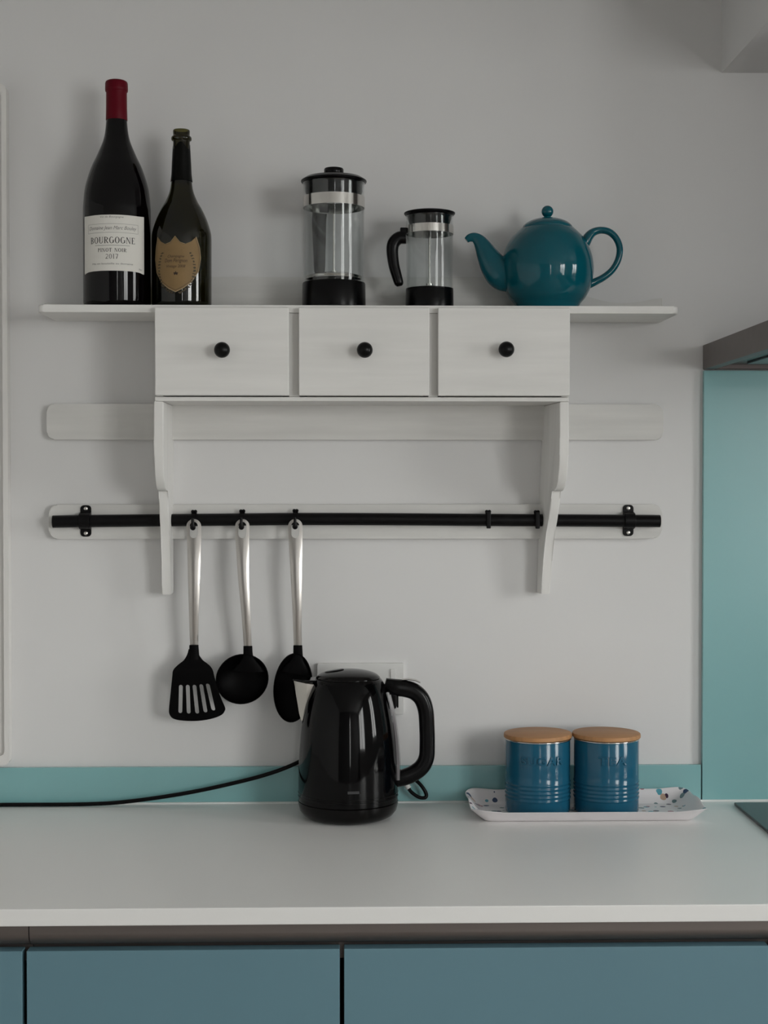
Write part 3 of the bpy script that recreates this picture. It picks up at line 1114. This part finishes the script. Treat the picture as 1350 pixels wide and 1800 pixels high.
press('coffee_press', 'large glass coffee press with domed black lid and round knob', -.0269, -.0965, dict(
    br=.0560, bh=.0450, gr=.0532, gh=.2190, band=(.1760, .1950), lidz=.224, plz=.0500,
    lid=[(0, .2040), (.040, .1965), (.0475, .1985), (.0503, .2050), (.0505, .2195), (.0565, .2205), (.0578, .2225), (.0576, .2240), (.050, .2290), (.030, .2315), (.0, .2320)],
    knob=[(0, .2310), (.0100, .2315), (.0098, .2355), (.0165, .2365), (.0172, .2385), (.0172, .2440), (.0160, .2458), (0, .2465)],
    hang=R(110), handle=[(.003, .188, .0098), (.0180, .186, .0125), (.0262, .172, .0125), (.0265, .140, .0118), (.0255, .105, .0105), (.0250, .078, .0095), (.0250, .070, .0060)]))
press('coffee_press', 'small glass coffee press with flat black lid, its handle to the left', .1422, -.085, dict(
    br=.0427, bh=.0370, gr=.0412, gh=.1640, band=(.1330, .1470), lidz=.160, plz=.0300,
    lid=[(0, .1465), (.0325, .1465), (.0345, .1490), (.0385, .1600), (.0392, .1655), (.0430, .1665), (.0452, .1690), (.0452, .1706), (.040, .1722), (0, .1730)],
    hang=R(180), handle=[(.001, .1275, .0112), (.0130, .1265, .0112), (.0220, .1180, .0112), (.0248, .1040, .0106), (.0222, .0800, .0098), (.0175, .0620, .0092), (.0130, .0470, .0082), (.0118, .0420, .0050)]))

# ================================================================== teapot
T = thing('teapot', 'glossy teal ceramic teapot, round, with a ball knob', 'teapot', (.3512, SY, BZ))
prof = [(0, .003), (.048, .003), (.050, 0), (.054, .001)]
prof += [(a * mm, b * mm) for a, b in spline([(54, 1), (58.5, 11), (67.5, 22), (76.5, 40), (81.3, 62), (81.6, 78), (79.0, 95), (72.8, 112), (63.5, 127.5), (52, 139.5), (48.5, 142.5)], 6)][1:]
prof += [(.0478, .1436), (.0440, .1430), (0, .1425)]
obj('body', lathe(prof, 96), 'teapot', T, smooth=60)
lidp = [(0, .1430), (.0436, .1432), (.0446, .1440)] + [(a * mm, b * mm) for a, b in spline([(44.8, 145.2), (42.5, 149.5), (35, 155.5), (24, 160), (12, 162.8), (7.5, 163.6)], 5)]
lidp += [(.0062, .1646), (.0058, .1660), (0, .1662)]
ld = obj('lid', lathe(lidp, 80), 'teapot', T, smooth=55)
obj('knob', lathe([(0, .1640)] + [(.0106 * math.sin(R(a)), .1742 - .0106 * math.cos(R(a))) for a in range(30, 181, 10)], 40), 'teapot', ld, smooth=70)
tp = lambda x, y: ((x - 962) * kk, 0, (535 - y) * kk + .0105)
sp_ = [(900, 484, 31), (882, 481, 29.5), (868, 468, 24.5), (857.5, 451, 19.5), (849, 435, 15), (841.5, 424, 11.5), (833, 418.5, 8.6), (825, 419.5, 7.0), (819.5, 423.5, 5.0)]
q = spline(sp_, 6)
bm = tube([tp(a, b) for a, b, _ in q], [c_ * kk for _, _, c_ in q], 28, .82, (0, 1, 0), caps=True)
obj('spout', bm, 'teapot', T, smooth=60)
hp = [(1015, 443, 7.5), (1027, 430, 9.0), (1034, 417, 8.6), (1043, 408.5, 7.2), (1056, 405, 6.2), (1071, 408, 6.0), (1083, 419, 5.8), (1089.5, 436, 5.8), (1087, 456, 5.8), (1077, 474, 5.8), (1062, 487, 6.0), (1045, 496, 6.6), (1033, 501, 7.6), (1024, 503, 8)]
q = spline(hp, 6)
obj('handle', tube([tp(a, b) for a, b, _ in q], [c_ * kk for _, _, c_ in q], 20, 1.35, (0, 1, 0)), 'teapot', T, smooth=60)

# ================================================================== wall socket and cords behind the kettle
t = thing('double_socket', 'white double wall socket half hidden behind the black kettle', 'socket', (.0205, 0, 1.0622))
sx0, sx1, sz0, sz1 = -.0590, .1000, 1.0622, 1.1564
obj('face_plate', prism(rrect(sx0, sx1, sz0, sz1, .004, 4), 'y', -.0100, -.0005, .0012), 'plastic_white', t, True)
for cx in (-.022, .063):
    obj('switch', nbox(cx + .012, cx + .022, -.0125, -.0095, 1.128, 1.146, .001), 'plastic_white', t, True)
    bm = bmesh.new()
    for dx, dz, a, b in ((0, .012, .0042, .0085), (-.011, -.006, .0072, .0042), (.011, -.006, .0072, .0042)):
        box(bm, cx + dx - a / 2, cx + dx + a / 2, -.0102, -.0099, 1.100 + dz - b / 2, 1.100 + dz + b / 2)
    obj('pin_holes', bm, 'black_plastic', t, True)

t = thing('power_cord', 'long black cord trailing left along the worktop from behind the kettle', 'cord', (-.09, -.03, WT))
cp_ = [(-1.78, -.050, .9042), (-1.2, -.040, .9042), (-.80, -.034, .9042), (-.6314, -.030, .9044), (-.4779, -.030, .9048), (-.3958, -.030, .9098), (-.293, -.030, .9245), (-.2004, -.030, .9440),
       (-.1385, -.026, .9602), (-.0911, -.0195, .9785), (-.060, -.0175, 1.000), (-.035, -.0175, 1.035), (-.022, -.0185, 1.062), (-.022, -.0185, 1.080)]
obj('cable', tube(spline(cp_, 10), .0037, 12), 'black_plastic', t, True, smooth=60)
obj('plug', nbox(-.046, .002, -.0270, -.0103, 1.074, 1.118, .005, 3), 'black_plastic', t, True)

# ================================================================== kettle
KX, KY = -.0022, -.1185
K = thing('electric_kettle', 'glossy black electric kettle with steel spout and loop handle', 'kettle', (KX, KY, WT + .0003))
ks = 1.003e-3
kz = lambda y: (1430 - y) * ks + .0005
obj('power_base', lathe([(0, .002), (.060, .002), (.064, 0), (.070, .001), (.0790, .006), (.0850, .014), (.0875, .024), (.0878, .0290), (.0868, .0298), (0, .0298)], 80), 'lid_black', K, smooth=40, label='black round power base')
bp = [(0, .0300), (.0862, .0300), (.0872, .0312)]
bp += [(a * mm, b * mm) for a, b in spline([(87.2, 32), (87.6, 50), (87.2, 80), (86.0, 110), (83.8, 140), (80.2, 170), (74.5, 200), (68.5, 221), (62.0, 236.5), (58.5, 241.5)], 7)]
bp += [(.0575, .2428), (.0560, .2432), (0, .2432)]
body = obj('body', lathe(bp, 96), 'gloss_black', K, smooth=50)
obj('groove_ring', lathe([(.0873, .0440), (.0882, .0446), (.0882, .0458), (.0873, .0464)], 80), 'gloss_black', body, smooth=60)
obj('groove_ring', lathe([(.0873, .0378), (.0882, .0384), (.0882, .0396), (.0873, .0402)], 80), 'gloss_black', body, smooth=60)
lp = [(0, .2420), (.0555, .2425), (.0562, .2440)] + [(a * mm, b * mm) for a, b in spline([(56.0, 245.5), (50, 250.5), (38, 255.0), (22, 258), (8, 259.2), (0, 259.4)], 5)]
lid = obj('lid', lathe(lp, 72), 'lid_black', K, smooth=60)
bm = lathe([(0, 0), (.0165, 0), (.0172, .0012), (.0160, .0022), (0, .0026)], 40)
for v in bm.verts:
    v.co.y *= .8
bmesh.ops.rotate(bm, verts=bm.verts, cent=(0, 0, 0), matrix=Matrix.Rotation(R(-9), 3, 'Y'))
shift(bm, -.024, -.004, .2560)
obj('lid_button', bm, 'gloss_black', lid, smooth=60)
# spout: pouring beak with three-cornered section
bm = bmesh.new()
lay = []
for z, out_, hw in ((.2395, .0955, .0210), (.2300, .0935, .0200), (.2150, .0915, .0165), (.1980, .0885, .0115), (.1820, .0860, .0065), (.1690, .0825, .0020)):
    back = -.050
    lay.append([bm.verts.new(p) for p in ((-out_, 0, z), (-out_ + .006, -hw * .45, z - .0005), (-.072, -hw, z - .003), (back, -hw * .9, z - .006), (back, hw * .9, z - .006), (-.072, hw, z - .003), (-out_ + .006, hw * .45, z - .0005))])
for a, b in zip(lay, lay[1:]):
    for i in range(7):
        j = (i + 1) % 7
        bm.faces.new((a[i], a[j], b[j], b[i]))
bm.faces.new(lay[0][::-1])
bm.faces.new(lay[-1])
sp = obj('spout', bm, 'spout_steel', K, smooth=30, label='satin steel pouring spout')
bm = bmesh.new()
prism([(-.0975, 0), (-.0895, -.0105), (-.072, -.0225), (-.048, -.0215), (-.048, .0215), (-.072, .0225), (-.0895, .0105)], 'z', .2392, .2425, .0008, bm=bm)
obj('spout_rim', bm, 'gloss_black', sp)
# water gauge strip, facing the handle
bm = bmesh.new()
lay = []
for a, b in spline([(88.2, 66), (88.0, 90), (86.4, 118), (83.6, 148), (79.2, 178), (73.0, 206), (69.0, 220)], 4):
    a, b = a * mm, b * mm
    lay.append([bm.verts.new((math.cos(th) * (a + dr), math.sin(th) * (a + dr), b)) for th, dr in ((-.19, -.004), (-.17, .0032), (.0, .0042), (.17, .0032), (.19, -.004))])
for a, b in zip(lay, lay[1:]):
    for i in range(4):
        bm.faces.new((a[i], a[i + 1], b[i + 1], b[i]))
bm.faces.new(lay[0])
bm.faces.new(lay[-1][::-1])
obj('water_gauge', bm, 'gauge', K, smooth=50, label='smoky grey water gauge strip')
kp = lambda x, y: ((x - 612) * ks, 0, kz(y))
hp = [(676, 1199, 11.5), (694, 1204, 14.5), (712, 1206.5, 14.8), (728, 1212, 14.5), (741, 1225, 14.2), (748, 1246, 13.8), (750, 1275, 13.6), (750.5, 1305, 13.6), (749, 1328, 13.8), (741, 1344, 14.0), (727, 1355, 14.0), (711, 1362, 14.2), (694, 1366, 13.5)]
q = spline(hp, 7)
hd = obj('handle', tube([kp(a, b) for a, b, _ in q], [c_ * ks for _, _, c_ in q], 24, .95, (0, 1, 0), power=2.7), 'satin_black', K, smooth=55, label='black loop handle')
bm = tube([kp(*p) for p in ((706, 1190.5), (718, 1189.5), (730, 1191.5), (738, 1195.5))], [.0012, .0016, .0016, .0012], 12, 6.0, (0, 1, 0))
obj('thumb_lever', bm, 'chrome', hd)
bm = nbox(-.0015, .0015, -.008, .008, -.010, .010, .001)
shift(bm, (698.5 - 612) * ks, 0, kz(1229))
obj('switch', bm, 'satin_black', hd)
bm = nbox(-.010, .010, -.0004, .0002, -.0022, .0022, .0001)
bend(shift(bm, .009, 0, kz(1383) + .012), .0880)
obj('emblem', bm, 'emblem', body, label='small grey emblem')
# its cord: a loop gathered by a white tie, then up to the socket
lp_ = [(.040, -.0330, .912), (.060, -.0200, .935), (.0760, -.018, .953), (.0870, -.020, .9490), (.1010, -.026, .9390), (.1120, -.030, .9245), (.1260, -.032, .9150), (.1375, -.032, .9140), (.1395, -.030, .9210),
       (.1310, -.028, .9350), (.1180, -.024, .9465), (.1060, -.021, .9530), (.0900, -.018, .9600), (.075, -.0175, .990), (.066, -.0175, 1.045), (.063, -.0185, 1.080)]
obj('cord', tube([Vector(p) for p in spline(lp_, 9)], .0034, 12), 'black_plastic', K, True, smooth=60, label='black kettle cord in a loop')
obj('plug', nbox(.040, .086, -.0270, -.0103, 1.074, 1.118, .005, 3), 'black_plastic', K, True)
bm = tube([(.1035, -.0268, .9372), (.1085, -.0286, .9300)], .0050, 14)
obj('cable_tie', bm, 'plastic_white', K, True, label='white cable tie')

# ================================================================== tray
TZ = WT + .0003
tr = thing('serving_tray', 'long white tray with coloured confetti print under the two canisters', 'tray', (.4275, -.095, TZ))


def tray_ring(grow, z, wave=0.0, r0=.012):
    x0, x1, y0, y1 = -.1930 - grow, .1690 - grow * -1.0, -.0690 - grow, .0560 + grow
    pts = []
    for i, (u, v) in enumerate(rrect(x0, x1, y0, y1, r0 + grow * .6, 7)):
        pts.append((u, v))
    # walk the outline at even steps
    P2 = pts + [pts[0]]
    Ls = [0]
    for a, b in zip(P2, P2[1:]):
        Ls.append(Ls[-1] + math.hypot(a[0] - b[0], a[1] - b[1]))
    out, n = [], 160
    for k_ in range(n):
        d = Ls[-1] * k_ / n
        i = max(j for j in range(len(Ls) - 1) if Ls[j] <= d)
        f_ = (d - Ls[i]) / max(1e-9, Ls[i + 1] - Ls[i])
        u = P2[i][0] + (P2[i + 1][0] - P2[i][0]) * f_
        v = P2[i][1] + (P2[i + 1][1] - P2[i][1]) * f_
        zz = z
        if wave:
            ex = max(0, (abs(u + .012) - .150) / .05)
            zz += wave * min(1, ex) * (.5 + .5 * math.cos((v + .006) * 62))
            back = max(0, v) / .07
            zz += wave * .6 * back
        out.append((u, v, zz))
    return out


def tray_sheet(levels, close_first):
    bm = bmesh.new()
    rings = [[bm.verts.new(p) for p in tray_ring(*l)] for l in levels]
    n = len(rings[0])
    for a, b in zip(rings, rings[1:]):
        for i in range(n):
            j = (i + 1) % n
            bm.faces.new((a[i], a[j], b[j], b[i]))
    if close_first:
        bm.faces.new(rings[0])
    return bm


bm = tray_sheet([(-.002, .0), (0.0, .0004), (.010, .0080), (.021, .0175, .006), (.024, .0190, .006), (.0245, .0200, .006), (.0235, .0205, .006)], True)
obj('tray_body', bm, 'tray', tr, smooth=60)
bm = tray_sheet([(-.006, .0030), (-.003, .0032), (.008, .0100), (.0195, .0195, .006), (.0235, .0206, .006)], True)
obj('printed_surface', bm, 'confetti', tr, smooth=60, label='white surface printed with coloured confetti')


# ================================================================== canisters
def canister(label, x, word, wwidth, tilt):
    t = thing('storage_canister', label, 'canister', (x, -.1000, TZ + .0034), group='blue canisters on the tray')
    r0 = .0572
    pr_ = [(0, .001), (r0 - .004, .001), (r0 - .003, 0), (r0 - .001, .0012), (r0, .004), (r0, .0235)]
    for k_ in range(5):
        zc = .0272 + .0070 * k_
        pr_ += [(r0, zc - .0024), (r0 + .0007, zc - .0013), (r0 + .0010, zc), (r0 + .0007, zc + .0013), (r0, zc + .0024)]
    pr_ += [(r0, .070), (r0, .1275), (r0 - .0006, .1288), (0, .1288)]
    b_ = obj('body', lathe(pr_, 96), 'canister', t, smooth=40, label='blue enamelled body with ribs near the foot')
    tx = text_bm(word, .0200, extrude=.0010, bevel=.0008, space=1.12, width=wwidth)
    zs = [v.co.z for v in tx.verts]
    kz_ = .0150 / (max(zs) - min(zs))
    for v in tx.verts:
        v.co.z *= kz_
    bmesh.ops.subdivide_edges(tx, edges=[e for e in tx.edges if e.calc_length() > .003 and abs(e.verts[0].co.x - e.verts[1].co.x) > .002], cuts=3)
    shift(tx, .002, 0, .0985)
    bend(tx, r0, off=.0002)
    obj('lettering', tx, 'canister', b_, smooth=50, label='embossed word on the front')
    obj('rim', lathe([(r0 - .001, .1285), (r0 + .0012, .1290), (r0 + .0016, .1300), (r0 + .0010, .1312), (r0 - .001, .1315)], 80), 'chrome', t, smooth=60, label='thin steel rim')
    bm_ = lathe([(0, .1318), (r0 + .0015, .1318), (r0 + .0030, .1330), (r0 + .0032, .1360), (r0 + .0026, .1392), (r0 + .0010, .1402), (0, .1404)], 80)
    bmesh.ops.rotate(bm_, verts=bm_.verts, cent=(0, 0, .1318), matrix=Matrix.Rotation(tilt, 3, 'Y'))
    obj('lid', bm_, 'bamboo', t, smooth=45, label='round brown wooden lid')
    return t


canister('blue enamel canister with wooden lid, embossed SUGAR, left of the pair', .3342, 'SUGAR', .0790, R(-.6))
canister('blue enamel canister with wooden lid, embossed TEA, right of the pair', .4560, 'TEA', .0520, R(.4))
